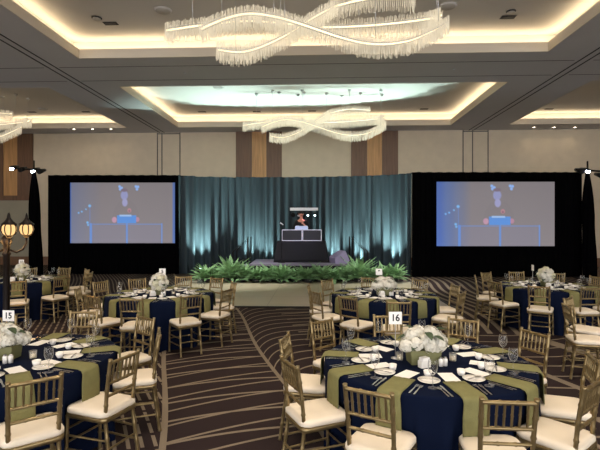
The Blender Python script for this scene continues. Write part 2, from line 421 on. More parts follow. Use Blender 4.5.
def chandelier(cx, cy, label):
    t = thing('crystal_chandelier', label, 'chandelier', (cx, cy, 0), 0)
    rnd = random.Random(3)
    for P in RIB:
        path = smooth_path(P, 60)
        rail = MB(); led = MB(); fr = MB()
        L = []; R = []
        for i, p in enumerate(path):
            d = path[min(i+1, 60)]-path[max(i-1, 0)]; d.z = 0; d.normalize(); nrm = Vector((-d.y, d.x, 0))
            L.append(p-nrm*.075); R.append(p+nrm*.075)
        for side in (L, R): rail.tube(side, .011, 6)
        rings = []
        for i in range(61):
            a, b = L[i], R[i]; z = Vector((0, 0, .012))
            ins = (b-a)*.44
            rings.append([a+ins-z, b-ins-z, b-ins+z, a+ins+z])
        led.rings(rings, smooth=False)
        # crystal rods
        ln = sum((path[i+1]-path[i]).length for i in range(60)); cnt = int(ln/.022)
        for side, off in ((L, -.016), (R, .016)):
            for j in range(cnt):
                tt = j/cnt*60; k = int(tt); u = tt-k; p = side[k].lerp(side[min(k+1, 60)], u)
                p = p + (side[k]-path[k]).normalized()*.016
                zt = p.z+.11+rnd.uniform(-.02, .02); zb = p.z-.225+rnd.uniform(-.03, .03); r = .0065
                tx, ty = rnd.uniform(-.012, .012), rnd.uniform(-.012, .012)
                vs = [(p.x+r*cos(a)+tx*q, p.y+r*sin(a)+ty*q, z) for z, q in ((zb, 1), (zt, -1)) for a in (.6, .6+TAU/3, .6+2*TAU/3)]
                fr.add(vs, [(0,1,4,3),(1,2,5,4),(2,0,3,5),(0,2,1),(3,4,5)])
        ro = rail.build('light_rail', M['chrome'], t); led.build('led_strip', M['led'], ro)
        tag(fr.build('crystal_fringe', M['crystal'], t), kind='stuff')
        for i in (6, 22, 40, 56):
            p = path[i]; c = MB(); c.tube([p, (p.x, p.y, HC-.03)], .005, 5)
            co = c.build('suspension_cable', M['chrome'], t)
            MB().lathe([(.06, 0), (.06, -.05), (.02, -.07), (0, -.07)], 14, (p.x, p.y, HC)).build('ceiling_cup', M['chrome'], co)
    return t
ch = chandelier(-.24, 8.75, 'large wavy crystal chandelier hanging nearest, in the foremost ceiling recess')
c2 = copy_tree(ch); c2.location = (-.14, 17.2, 0); c2['label'] = 'wavy crystal chandelier hanging before the stage under the teal-lit ceiling'
c3 = copy_tree(ch); c3.location = (-14.0, 17.2, 0); c3['label'] = 'wavy crystal chandelier cut by the photo edge, above the street lamp'

# ------------------------------------------------------------------ dance floor, stage, drapes
def dance_material():
    m = mat('dance_floor', (196, 186, 160), .4); n = m.node_tree.nodes; l = m.node_tree.links; E.nt = m.node_tree
    g = n.new('ShaderNodeNewGeometry'); sp = n.new('ShaderNodeSeparateXYZ'); l.new(g.outputs['Position'], sp.inputs[0])
    X = E(sp.outputs[0]); Y = E(sp.outputs[1])
    j = emax(eabs(efract(X/1.22)-.5) > .493, eabs(efract(Y/1.22)-.5) > .49)
    mx = n.new('ShaderNodeMix'); mx.data_type = 'RGBA'; l.new(j.k, mx.inputs['Factor'])
    mx.inputs['A'].default_value = lin((180, 172, 148))+(1,); mx.inputs['B'].default_value = lin((150, 142, 122))+(1,)
    l.new(mx.outputs['Result'], n['Principled BSDF'].inputs['Base Color']); return m
M['dance'] = dance_material()
df = thing('dance_floor', 'pale portable dance floor lying in front of the stage ferns', 'dance floor', (-.75, 13.25, 0))
MB().box(-3.85, 3.85, -2.5, 2.3, .001, .028).build('floor_panels', M['dance'], df)
e = MB(); e.box(-3.95, 3.95, -2.6, -2.5, .001, .03); e.box(-3.95, 3.95, 2.3, 2.4, .001, .03); e.box(-3.95, -3.85, -2.5, 2.3, .001, .03); e.box(3.85, 3.95, -2.5, 2.3, .001, .03)
e.build('ramp_edge', M['groove'], df)

def pleat(path, z0, z1, m, name, parent, amp=.05, per=.16, sway=0, rows=6, seed=1):
    """pleated cloth along a polyline of (x, y); folds run vertical"""
    rnd = random.Random(seed); pts = []
    P = [Vector((a, b, 0)) for a, b in path]
    tot = sum((P[i+1]-P[i]).length for i in range(len(P)-1)); n = max(8, int(tot/per*8)); st = []
    acc = 0; seg = 0
    for i in range(n+1):
        d = tot*i/n
        while seg < len(P)-2 and d > acc+(P[seg+1]-P[seg]).length: acc += (P[seg+1]-P[seg]).length; seg += 1
        v = P[seg+1]-P[seg]; u = (d-acc)/v.length; v.normalize(); st.append((P[seg]+(P[seg+1]-P[seg])*u, Vector((v.y, -v.x, 0)), d))
    ph = [rnd.uniform(0, TAU) for _ in range(4)]
    mb = MB(); vs = []
    for r in range(rows+1):
        t = r/rows; z = z1+(z0-z1)*t
        for p, nn, d in st:
            w = d+.05*sin(d*1.7+ph[0])+.04*sin(d*3.1+ph[1])
            a = amp*(.45+.55*t)*(sin(w*TAU/per)+.5*sin(w*TAU/per*.43+ph[2]+.6*t))+amp*.6*t*sin(w*1.9+ph[3])
            q = p+nn*a; vs.append((q.x, q.y, z+(.006*sin(w*TAU/per*.5+ph[1]) if r == 0 else 0)))
    c = n+1
    mb.add(vs, [(r*c+i, (r+1)*c+i, (r+1)*c+i+1, r*c+i+1) for r in range(rows) for i in range(n)], True)
    return mb.build(name, m, parent)

DH = 3.92
# teal-lit stage drape, shallow curve
zs = [(178, 17.95), (199, 18.5), (235, 18.75), (300, 18.7), (360, 18.3), (398, 17.7), (413, 17.1)]
drape = thing('stage_drape', 'charcoal pleated drape lit teal from below behind the stage', 'drape')
pleat([atz(p, z) for p, z in zs], .02, DH, M['teal'], 'fabric', drape, .10, .30, seed=4)
rod = MB(); rod.tube([tuple(atz(p, z+.06))+(DH-.03,) for p, z in zs], .02, 8); rod.build('top_pipe', M['blackmetal'], drape)
# screens with black surrounds
def screen_pixels(u, v, bl=1):
    """picture on the screens: u to the right, v down"""
    blue = max(0, 1-u/.30)*(bl if u > .01 else 1); st = .5+.5*sin(u*46)*sin(u*17+1)
    if bl < 1 and u > .975: blue = .9
    c = [148-58*blue-14*blue*st, 140-12*blue-12*blue*st, 143+62*blue]
    sh = .92+.1*v-.05*abs(u-.55); c = [x*sh for x in c]
    def ell(cx, cy, rx, ry): return ((u-cx)/rx)**2+((v-cy)/ry)**2
    def mixc(t, col):
        t = max(0, min(1, t))
        for i in range(3): c[i] += (col[i]-c[i])*t
    if ell(.53, .62, .13, .34) < 1 and v < .67: mixc(.22, (128, 122, 126))
    for cx, cy in ((.47,.065),(.49,.09),(.475,.11),(.625,.065),(.645,.07),(.635,.11)): mixc(1.6-ell(cx, cy, .012, .022), (150, 190, 255))
    mixc((1.15-ell(.515, .21, .036, .08))*2.2, (156, 160, 206)); mixc((1.1-ell(.52, .33, .028, .07))*2.2, (168, 168, 212))
    mixc((1.1-ell(.515, .125, .036, .03))*2, (128, 112, 128))
    mixc((1.1-ell(.563, .46, .02, .04))*2, (196, 144, 152)); mixc((1-ell(.563, .47, .01, .02))*2, (150, 110, 130))
    mixc((1.1-ell(.42, .615, .024, .05))*3, (206, 160, 184)); mixc((1.1-ell(.64, .61, .02, .042))*3, (196, 146, 166))
    if .445 < u < .63 and .545 < v < .675: mixc(1, (96, 156, 236))
    if .47 < u < .58 and .535 < v < .56: mixc(1, (170, 205, 250))
    if v > .69 and .2 < u < .87: mixc(.35, (140, 140, 168))
    ln = 0
    if .678 < v < .696 and .18 < u < .878: ln = 1
    if v > .675 and (.182 < u < .207 or .866 < u < .876): ln = 1
    if v > .675 and .53 < u < .55: ln = 1
    if ln: mixc(.8, (104, 158, 246))
    for cx, cy, r in ((.185,.385,.014),(.08,.50,.009),(.11,.48,.009),(.15,.44,.008),(.165,.66,.012),(.17,.7,.01)): mixc(1.4-ell(cx, cy, r, r*1.8), (130, 195, 255))
    if .183 < u < .19 and .4 < v < .68: mixc(.6, (110, 150, 240))
    return c
def screen_mesh(w, h, bl):
    nx, ny = 176, 99; vs = [(-w/2+w*i/nx, 0, h/2-h*j/ny) for j in range(ny+1) for i in range(nx+1)]
    fs = [(j*(nx+1)+i, (j+1)*(nx+1)+i, (j+1)*(nx+1)+i+1, j*(nx+1)+i+1) for j in range(ny) for i in range(nx)]
    me = bpy.data.meshes.new('screen_surface'); me.from_pydata(vs, [], fs)
    a = me.color_attributes.new('picture', 'FLOAT_COLOR', 'POINT')
    for j in range(ny+1):
        for i in range(nx+1): a.data[j*(nx+1)+i].color = lin([max(0, min(255, q)) for q in screen_pixels(i/nx, j/ny, bl)])+(1,)
    m = bpy.data.materials.new('projected_picture'); m.use_nodes = True; n = m.node_tree.nodes; l = m.node_tree.links; b = n['Principled BSDF']
    at_ = n.new('ShaderNodeVertexColor'); at_.layer_name = 'picture'
    b.inputs['Base Color'].default_value = (.04, .04, .045, 1); b.inputs['Roughness'].default_value = .8
    l.new(at_.outputs['Color'], b.inputs['Emission Color']); b.inputs['Emission Strength'].default_value = .78
    me.materials.append(m); return me
SW, SH = 4.2, 2.36
SCR = [screen_mesh(SW, SH, .3), screen_mesh(SW, SH, 1)]
def screen(px0, px1, pyt, pyb, z, side, dpx0, dpx1, seed):
    pc = (px0+px1)/2; x, y = atz(pc, z-.09); zc = (hz(pyt, z)+hz(pyb, z))/2
    wx0, wx1 = -(px1-px0)/F*z/2, (px1-px0)/F*z/2; hh = (hz(pyt, z)-hz(pyb, z))/2
    t = thing('projection_screen', 'wide projection screen showing the disc jockey, %s' % side, 'screen', (x, y, zc), TH)
    o = ob('screen_surface', SCR[0 if px0 < 300 else 1], t); o.scale = ((wx1-wx0)/SW, 1, hh*2/SH)
    fr = MB(); a = .07
    fr.box(wx0-a, wx1+a, -.05, .03, hh, hh+a); fr.box(wx0-a, wx1+a, -.05, .03, -hh-a, -hh)
    fr.box(wx0-a, wx0, -.05, .03, -hh, hh); fr.box(wx1, wx1+a, -.05, .03, -hh, hh); fr.build('frame', M['black'], t)
    for sx in (wx0, wx1):
        lg = MB(); lg.tube([(sx, .2, hh), (sx, .2, -zc+.01)], .025, 8); lg.tube([(sx, .2, -.6), (sx, .85, -zc+.02)], .02, 6)
        lg.build('support_leg', M['blackmetal'], t)
    d = thing('screen_drape', 'black drape surrounding the projection screen, %s' % side, 'drape')
    L = atz(dpx0, z); R = atz(dpx1, z); A = atz(px0-1, z); B = atz(px1+1, z); A2 = atz(px0+.4, z); B2 = atz(px1-.4, z); top = hz(pyt, z)+.03; bot = hz(pyb, z)-.03
    pleat([L, A2], .02, DH, M['black'], 'side_wing', d, .03, .22, seed=seed)
    pleat([B2, R], .02, DH, M['black'], 'side_wing', d, .03, .22, seed=seed+1)
    pleat([A, B], top, DH, M['black'], 'valance', d, .015, .22, rows=3, seed=seed+2)
    pleat([A, B], .02, bot, M['black'], 'skirt', d, .02, .22, seed=seed+3)
screen(70.5, 175, 182.8, 243, 17.95, 'beside the street lamp', 48, 179, 11)
screen(436.5, 554.3, 182, 246, 16.95, 'on the side away from the street lamp', 412, 582, 21)

# stage
sx0, sy0 = atz(250, 15.8); sx1, _ = atz(350, 15.8)
stg = thing('stage', 'low grey stage platform with black skirt behind the ferns', 'stage', ((sx0+sx1)/2, sy0, 0), TH)
hw = (sx1-sx0)/2; DK = .6
MB().box(-hw, hw, 0, 2.25, DK-.06, DK).build('deck', M['deck'], stg)
sk = [(-hw+.01, 2.2), (-hw+.01, .02), (hw-.01, .02), (hw-.01, 2.2)]
pleat(sk, .01, DK-.06, M['skirt'], 'skirt', stg, .012, .12, rows=2, seed=5)
for lx in (-hw+.15, 0, hw-.15):
    for ly in (.15, 2.0): MB().tube([(lx, ly, 0), (lx, ly, DK-.06)], .025, 8).build('leg', M['blackmetal'], stg)
# stage stairs with handrails
def stairs(px0, px1, flip, where):
    xa, ya = atz(px0, 16.6); xb, _ = atz(px1, 16.6); w = xb-xa
    t = thing('stage_steps', 'black-railed steps rising to the stage, %s' % where, 'stairs', ((xa+xb)/2, ya, 0), TH)
    s = -1 if flip else 1
    for k in (0, 1, 2):
        x0 = -w/2+k*w/3; b = (x0, x0+w/3+.001) if not flip else (-x0-w/3-.001, -x0)
        MB().box(b[0], b[1], -.45, .45, .14+.16*k, .18+.16*k).build('tread', M['deck'], t)
        MB().box(b[0]+.01, b[1]-.01, -.42, .42, .005, .14+.16*k).build('riser', M['skirt'], t)
    for yy in (-.5, .5):
        lo = Vector((-s*w/2, yy, 0)); hi = Vector((s*w/2, yy, 0))
        r = MB(); r.tube([(lo.x, yy, .005), (lo.x, yy, 1.0), (hi.x, yy, 1.52), (hi.x, yy, .005)], .028, 8); ro = r.build('handrail', M['blackmetal'], t)
        MB().tube([(lo.x, yy, .62), (hi.x, yy, .72)], .016, 6).build('mid_rail', M['blackmetal'], ro)
stairs(235, 249.5, False, 'on the street lamp side')
stairs(351, 366, True, 'beside the wedge speaker')

# disc jockey table, facade, laptop
dz = 16.75
xd, yd = atz(301.5, dz)
tb = thing('dj_table', 'folding table under black cloth carrying the equipment cases', 'table', (xd, yd, DK), TH)
wt, wb = 24*dz/F, 27.5*dz/F; hb = 1.37-DK
rg = []
for k in range(7):
    t = k/6; ww = wb+(wt-wb)*t; dd = .82-.12*t
    ring = []
    for q in rrect(2*ww, dd, .05, .004+(hb-.004)*t, 8, 0, .1):
        a = math.atan2(q[1], q[0]); f = 1+.012*(1-t)*sin(a*26); ring.append((q[0]*f, q[1]*f, q[2]))
    rg.append(ring)
MB().rings(rg).build('cloth', M['skirt'], tb)
MB().box(-.9, .9, -.2, .4, .3, .34).build('tabletop', M['case'], tb)
fx0, fx1 = (282-301.5)*dz/F, (321.3-301.5)*dz/F; mid = 0.03; hf = .41
def facade(x0, x1, label):
    t = thing('equipment_case', label, 'equipment case', (xd+(x0+x1)/2*CT, yd+(x0+x1)/2*ST, 1.372), TH); w = (x1-x0)/2
    MB().box(-w+.01, w-.01, -.18, .3, .005, hf-.01).build('body', M['case'], t)
    b = MB(); r = .022
    for (p, q) in (((-w, 0), (w, 0)), ((-w, hf), (w, hf)), ((-w, 0), (-w, hf)), ((w, 0), (w, hf))):
        b.box(min(p[0], q[0])-(0 if p[0] == q[0] else 0)-(r if p[0] == q[0] and p[0] > 0 else 0), max(p[0], q[0])+(r if p[0] == q[0] and p[0] < 0 else 0), -.2, -.16, max(0, min(p[1], q[1])-(r if p[1] == q[1] and p[1] > 0 else 0)), max(p[1], q[1])+(r if p[1] == q[1] and p[1] == 0 else 0))
    b.build('metal_edge', M['silver'], t)
facade(fx0, mid-.006, 'black silver-edged equipment case, the one nearest the microphone')
facade(mid+.006, fx1, 'black silver-edged equipment case, the one nearest the wedge speaker')
cx, cy = atz(301.5, dz+.05)
ctl = thing('dj_controller', 'pale blue-white mixing console on top of the equipment cases', 'mixer', (cx, cy, 1.372+hf), TH)
MB().rings([rrect(.48, .36, .03, .003), rrect(.48, .36, .03, .10), rrect(.44, .32, .03, .13)], smooth=False).build('body', M['laptop'], ctl)
for dx in (-.15, .15): MB().lathe([(.07, .13), (.07, .142), (0, .142)], 20, (dx, 0, 0)).build('jog_wheel', M['chrome'], ctl)
for k in range(5): MB().box(-.05+.022*k, -.04+.022*k, -.08, .0, .13, .15).build('fader', M['case'], ctl)
# mic on stand
mx_, my_ = atz(281.6, 16.28)
mic = thing('microphone_stand', 'microphone on a thin stand beside the equipment cases', 'microphone', (mx_, my_, DK), TH)
MB().lathe([(.13, .003), (.13, .02), (.02, .03), (0, .03)], 20).build('base', M['blackmetal'], mic)
MB().tube([(0, 0, .02), (0, 0, 1.38), (-.12, 0, 1.44)], .011, 8).build('stand', M['blackmetal'], mic)
MB().tube([(0.06, 0, 1.36), (-.02, 0, 1.41), (-.05, 0, 1.43)], [.016, .02, .03], 10).build('microphone', M['white'], mic)
# T bar of par lights behind the dj
bx, by = atz(304, 17.7); hbz = hz(209, 17.7)
bar = thing('lighting_bar', 'white crossbar with hanging par lights behind the disc jockey', 'light stand', (bx, by, DK), TH)
w = 14*17.7/F; H = hbz-DK
MB().box(-w, w, -.03, .03, H-.06, H+.05).build('crossbar', M['white'], bar)
MB().tube([(0, .05, .1), (0, .05, H)], .025, 8).build('mast', M['blackmetal'], bar)
for a in (0, TAU/3, 2*TAU/3): MB().tube([(0, .05, .5), (.24*cos(a), .05+.24*sin(a), .012)], .014, 6).build('leg', M['blackmetal'], bar)
for i, dx in enumerate((-.42, -.2, .15, .42)):
    p = MB(); p.tube([(dx, 0, H-.06), (dx, 0, H-.14)], .012, 6)
    p.tube([(dx, .1, H-.16), (dx, 0, H-.2), (dx, -.1, H-.24)], [.05, .085, .09], 14)
    o = p.build('par_light', M['blackmetal'], bar)
    if i > 0: MB().disc(.035 if i > 1 else .06, 0, 14).build('lens', M['lens2'] if i > 1 else M['white'], o, (dx, -.105, H-.243)).rotation_euler = (math.radians(68), 0, 0)
# wedge monitor speaker
wx, wy = atz(339, 16.2)
wd = thing('wedge_speaker', 'wedge stage speaker coloured as lit violet, tilted on the stage beside the black table', 'speaker', (wx, wy, DK), TH-PI/2+.25)
pr = [(-.25, .004), (.2, .004), (.28, .1), (.13, .44), (-.26, .2)]
b = MB(); n = len(pr)
b.add([(-.33, p[0], p[1]) for p in pr]+[(.33, p[0], p[1]) for p in pr], [list(range(n)), list(range(n, 2*n))[::-1]]+[(i, i+n, (i+1) % n+n, (i+1) % n) for i in range(n)])
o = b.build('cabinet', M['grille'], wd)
g = MB(); g.add([(x, y, z+d) for d in (.008, .02) for (x, y, z) in ((-.29, -.22, .225), (.29, -.22, .225), (.29, .09, .415), (-.29, .09, .415))], [(3,2,1,0),(4,5,6,7),(0,1,5,4),(1,2,6,5),(2,3,7,6),(3,0,4,7)])
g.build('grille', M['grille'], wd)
hd = MB(); hd.tube([(.33, -.05, .25), (.36, -.05, .23), (.36, .06, .14), (.33, .06, .12)], .012, 6); hd.build('handle', M['blackmetal'], wd)

# uplights on the floor in front of the drape
UP = 1500
for px, z, wh, pw in ((201, 18.05, 'at the outer end by the left screen', 1.5), (248, 18.3, 'behind the steps on the street lamp side', 1.0), (267, 18.3, 'left of the black table', .7),
                  (334, 18.1, 'behind the wedge speaker', .9), (360, 17.9, 'behind the steps beside the wedge speaker', 1.0), (392, 17.4, 'at the outer end by the right screen', 1.5)):
    x, y = atz(px, z)
    t = thing('uplight', 'floor uplight washing the drape, '+wh, 'stage light', (x, y, 0), TH)
    MB().tube([(0, 0, .05), (0, 0, .22)], [.07, .09], 16).build('can', M['blackmetal'], t)
    MB().box(-.09, .09, -.06, .06, .002, .02).build('bracket', M['blackmetal'], t); MB().tube([(-.095, 0, .015), (-.095, 0, .15)], .008, 6).build('yoke', M['blackmetal'], t)
    MB().disc(.07, .222, 16).build('lens', M['lens2'], t)
    spot('uplight_beam', (x, y, .235), (x, y+.36, 4.0), UP*pw, (206, 240, 234), 72, 1.0, .04)
# light on dj and stage
sp_ = atz(304, 17.68)
spot('stage_wash', (sp_[0], sp_[1]-.2, hbz-.3), (xd, yd-.1, 1.5), 10, (255, 176, 196), 70, .6, .08)

# ------------------------------------------------------------------ ferns
def frond(mb, base, az, L, lift, droop, rnd):
    pts = []; N = 15
    for i in range(N+1):
        t = i/N; r = L*t*cos(lift*(1-.3*t)); z = L*(sin(lift)*t-droop*t*t)
        pts.append(Vector((base[0]+r*cos(az), base[1]+r*sin(az), base[2]+z)))
    mb.tube(pts, [.006*(1-.8*i/N) for i in range(N+1)], 4, False)
    sd = Vector((-sin(az), cos(az), 0))
    for i in range(1, N+1):
        for h in (0, .5):
            t = (i-h)/N; k = min(int(t*N), N-1); p = pts[k].lerp(pts[k+1], t*N-k); d = (pts[k+1]-pts[k]).normalized()
            w = L*.115*sin(PI*min(1, t*.85+.16))*rnd.uniform(.85, 1.15)
            for s in (-1, 1):
                tip = p+sd*s*w+d*w*.45+Vector((0, 0, -w*.25)); hw_ = d*.011
                mid_ = p.lerp(tip, .5)+Vector((0, 0, .01))
                mb.add([p-hw_*.5, mid_-hw_, tip, mid_+hw_, p+hw_*.5], [(0,1,2,3,4)], True)
def fern_mesh(seed, L, up):
    rnd = random.Random(seed); mb = MB()
    for k in range(96):
        frond(mb, (0, 0, .12), k*2.399+rnd.uniform(-.2, .2), L*rnd.uniform(.6, 1.1), rnd.uniform(.3, up), rnd.uniform(.15, .55), rnd)
    return mb.mesh('foliage', M['fern'])
FM = [fern_mesh(1, .70, 1.5), fern_mesh(2, .64, 1.45), fern_mesh(3, .72, 1.5), fern_mesh(4, .88, 1.5)]
POT = MB().lathe([(0, .004), (.12, .004), (.15, .14), (.135, .14), (.13, .12), (0, .12)], 18).mesh('pot', M['pot'])
ford = ['first', 'second', 'third', 'fourth', 'fifth', 'sixth', 'seventh', 'eighth', 'ninth', 'tenth', 'eleventh', 'twelfth', 'thirteenth', 'fourteenth', 'fifteenth', 'sixteenth', 'seventeenth']
fx = [207, 219, 231, 243, 256, 269, 282, 295, 308, 321, 334, 346, 358, 371, 383, 394]
for i, px in enumerate(fx):
    tall = px in (231, 358); z = 15.3+(.12 if i % 2 else 0)+(.1 if tall else 0)
    x, y = atz(px, z)
    o = thing('potted_fern', ('tall bushy green fern, %s plant from the lamp side along the stage' if tall else 'low bushy green fern, %s plant from the lamp side along the stage') % ford[i], 'fern', (x, y, 0), i*1.3, 'ferns along the stage front')
    ob('foliage', FM[3] if tall else FM[i % 3], o).scale = (1, 1, 1.15 if tall else 1)
    ob('pot', POT, o)

# ------------------------------------------------------------------ light towers
def tower(px, z, top, lamps, beam, label):
    x, y = atz(px, z); t = thing('light_tower', label, 'light stand', (x, y, 0), TH)
    MB().tube([(0, 0, .02), (0, 0, top+.25)], .03, 8).build('mast', M['blackmetal'], t)
    MB().box(-.35, .35, -.3, .3, .003, .03).build('base_plate', M['blackmetal'], t)
    rg = []; H = top-.12
    for k in range(13):
        u = k/12; zz = .02+(H-.02)*(1-u); r = .05+.16*min(1, u*2.6)+.02*sin(u*9)
        rg.append([( (r*(1+.16*sin(7*a+k*.4)))*cos(a)+.08*u, .75*(r*(1+.16*sin(7*a+k*.4)))*sin(a), zz) for a in [TAU*j/42 for j in range(42)]])
    MB().rings(rg[::-1]).build('black_sleeve', M['black'], t)
    MB().tube([(beam[0], 0, top-.05), (beam[1], 0, top-.12)], .035, 8).build('crossarm', M['blackmetal'], t)
    for i, (lx, lz, on) in enumerate(lamps):
        c = MB(); c.tube([(lx, .2, lz+.06), (lx, -.02, lz), (lx, -.2, lz-.06)], [.06, .085, .095], 14); o = c.build('stage_light', M['blackmetal'], t)
        if on: MB().disc(.08, 0, 18).build('lens', M['lens'], o, (lx, -.207, lz-.062)).rotation_euler = (math.radians(74), 0, 0)
zl = 17.6; tp = hz(167, zl)
tower(34, zl, tp, [((15-34)*zl/F, hz(167.5, zl), 1), ((36-34)*zl/F, hz(169.8, zl), 1), ((42-34)*zl/F, hz(171, zl), 0), ((23-34)*zl/F, hz(169, zl), 0)], ((12-34)*zl/F, (45-34)*zl/F), 'black-sleeved light tower between the street lamp and the screen')
zl = 16.6; tp = hz(168, zl)
tower(587.5, zl, tp, [((584-587.5)*zl/F, hz(170, zl), 1), ((579-587.5)*zl/F, hz(170.5, zl), 0), ((599-587.5)*zl/F, hz(175, zl), 0)], ((576-587.5)*zl/F, (601-587.5)*zl/F), 'black-sleeved light tower at the far right edge of the drapes')
xt, yt = atz(36, 17.3); spot('tower_beam', (xt, yt-.1, hz(170, 17.6)), (xd, yd, 1.3), 300, (228, 226, 255), 20, .6, .08)
xt, yt = atz(584, 16.3); spot('tower_beam', (xt, yt-.1, hz(170, 16.6)), (xd, yd, 1.3), 300, (228, 226, 255), 20, .6, .08)

# ------------------------------------------------------------------ street lamp
lx, ly = atz(6.5, 7.4)
lp = thing('street_lamp', 'dark iron street lamp with four glowing amber lanterns beside the tables', 'street lamp', (lx, ly, 0), TH)
MB().lathe([(0, .002), (.2, .002), (.2, .06), (.14, .1), (.11, .3), (.06, .36), (.05, .5), (.048, 1.45), (.07, 1.48), (.045, 1.52), (.05, 1.62), (.085, 1.68), (.06, 1.76), (.02, 1.8), (0, 1.84)], 20).build('post', M['iron'], lp)
def lantern(dx, dy):
    r = .28; c = MB()
    a = math.atan2(dy, dx); P = lambda q, z: (q*cos(a), q*sin(a), z)
    c.tube([P(.04, 1.55), P(.14, 1.50), P(.23, 1.55), P(.28, 1.66), P(.28, 1.74)], .016, 8)
    arm = c.build('arm', M['iron'], lp)
    X, Y = r*cos(a), r*sin(a); zb = 1.785
    g = MB(); g.lathe([(.045, 0), (.085, .025), (.105, .08), (.1, .14), (.075, .175)], 24, (X, Y, zb)); g.build('lamp_glass', M['lampglass'], arm)
    h = MB(); h.lathe([(0, -.05), (.03, -.04), (.05, -.005), (.05, .005)], 16, (X, Y, zb))
    h.lathe([(.115, .168), (.11, .185), (.06, .225), (.035, .26), (.02, .29), (.02, .31), (.006, .36), (0, .37)], 16, (X, Y, zb))
    for k in range(8):
        b = TAU*k/8; h.tube([(X+q*cos(b), Y+q*sin(b), zb+z) for q, z in ((.05, 0), (.09, .025), (.11, .08), (.105, .14), (.08, .175))], .009, 5)
    h.build('lantern_cage', M['iron'], arm)
    l = bpy.data.lights.new('lantern_light', 'POINT'); l.energy = 9; l.color = lin((255, 196, 120)); l.shadow_soft_size = .1
    o = bpy.data.objects.new('lantern_light', l); COL.objects.link(o); o.location = (lx+X*CT-Y*ST, ly+X*ST+Y*CT, zb-.14)
for a in (27, -50, 118, 208): lantern(cos(math.radians(a)), sin(math.radians(a)))

# ------------------------------------------------------------------ chair
def bamboo(mb, pts, r, step=.15, n=8):
    P = [Vector(p) for p in pts]; out = []; rs = []
    for i in range(len(P)-1):
        L = (P[i+1]-P[i]).length; k = max(1, int(round(L/step)))
        for j in range(k):
            t0 = j/k; t1 = (j+1)/k
            for t, q in ((t0, 1.28), (t0+.12/k, 1.0), (t1-.12/k, 1.0)):
                out.append(P[i].lerp(P[i+1], t)); rs.append(r*q)
    out.append(P[-1]); rs.append(r*1.1)
    mb.tube(out, rs, n)
def make_chair():
    t = thing('chiavari_chair', 'x', 'chair', (0, 0, 0), 0, 'gold banquet chairs')
    for s in (-1, 1):
        b = MB(); bamboo(b, [(-.195, s*.18, 0), (-.185, s*.175, .43)], .0145); b.build('front_leg', M['gold'], t)
        b = MB(); bamboo(b, [(.235, s*.16, 0), (.175, s*.152, .43), (.195, s*.156, .66), (.235, s*.16, .912)], .0155); b.build('rear_leg', M['gold'], t)
    MB().rings([rrect(.40, .375, .04, .415), rrect(.41, .385, .045, .43), rrect(.41, .385, .045, .45), rrect(.39, .365, .04, .452)]).build('seat_frame', M['gold'], t)
    c = MB(); rg = []
    for z, q in ((.453, .96), (.462, 1.0), (.485, 1.0), (.50, .95), (.508, .8), (.512, .4)):
        rg.append(rrect(.415*q, .395*q, .07*q, z, 6))
    c.rings(rg); c.build('cushion', M['cushion'], t)
    bx = lambda z: .175+.02*(z-.43)/.23 if z < .66 else .195+.04*(z-.66)/.24
    br = None
    for z, r, bow in ((.882, .0145, .0), (.715, .012, 0), (.615, .012, 0)):
        b = MB(); bamboo(b, [(bx(z), -.157, z), (bx(z), .157, z)], r, .09); o = b.build('back_rail', M['gold'], t)
        if br is None: br = o
    for k in range(6):
        y = -.115+.23*k/5; b = MB(); bamboo(b, [(bx(.715), y, .715), (bx(.885), y, .885)], .0085, .085, 6); b.build('spindle', M['gold'], br)
    for z in (.16, .27):
        for s in (-1, 1):
            b = MB(); bamboo(b, [(-.19, s*.177, z), (.235-.06*z/.43, s*.156, z)], .009, .14, 6); b.build('stretcher', M['gold'], t)
    for z in (.21, .32): b = MB(); bamboo(b, [(-.19, -.177, z), (-.19, .177, z)], .009, .13, 6); b.build('stretcher', M['gold'], t)
    b = MB(); bamboo(b, [(.21, -.156, .21), (.21, .156, .21)], .009, .13, 6); b.build('stretcher', M['gold'], t)
    return t
chair0 = make_chair(); chair_used = [False]
def clock(a):
    h = ((90-a)/30.0) % 12; k = int(round(h*2)) % 24; hr = (k//2) or 12
    w = ['', 'one', 'two', 'three', 'four', 'five', 'six', 'seven', 'eight', 'nine', 'ten', 'eleven', 'twelve'][hr]
    return (w+' o\'clock') if k % 2 == 0 else ('half past '+w)
def add_chair(x, y, rz, label):
    c = chair0 if not chair_used[0] else copy_tree(chair0); chair_used[0] = True
    c.location = (x, y, 0); c.rotation_euler = (0, 0, rz); c['label'] = label
    return c

# ------------------------------------------------------------------ tableware prototypes
def napkin_mesh(hang, seed):
    rnd = random.Random(seed); R = .89
    prof = [(-.30, .003), (-.20, .003), (-.10, .003), (-.02, .003), (.012, -.006), (.024, -.03), (.027, -.12), (.03, -hang)]
    prof = [(R+a, z) for a, z in prof]
    rows = []; nW = 8
    for i, (r, z) in enumerate(prof):
        row = []
        for j in range(nW+1):
            v = -1+2*j/nW; w = .088*(1-.04*(i < 2)) + (.008 if i > 5 else 0); q = .0035*abs(sin(v*5+i*.3+seed))
            sk = .012*sin(seed*3+i*.35)
            x, zz = r, z
            if i <= 3: zz += q
            else: x += q*1.6
            yy = v*w+sk
            if i <= 3: pass
            rr_ = math.hypot(x, yy)
            if i > 3: x = math.sqrt(max(.01, x*x-yy*yy*.9))
            row.append((x, yy, zz))
        rows.append(row)
    th = .006; mb = MB(); top = []; bot = []
    for i, row in enumerate(rows):
        if i <= 3: top.append([(x, y, z+th) for x, y, z in row]); bot.append(row)
        else: top.append([(x+th, y, z+(th if i < 6 else 0)) for x, y, z in row]); bot.append(row)
    rings = [list(t)+list(b[::-1]) for t, b in zip(top, bot)]
    mb.rings(rings); return mb.mesh('napkin', M['olive'])
NAP = [napkin_mesh(.25, s) for s in (1, 2, 3)]
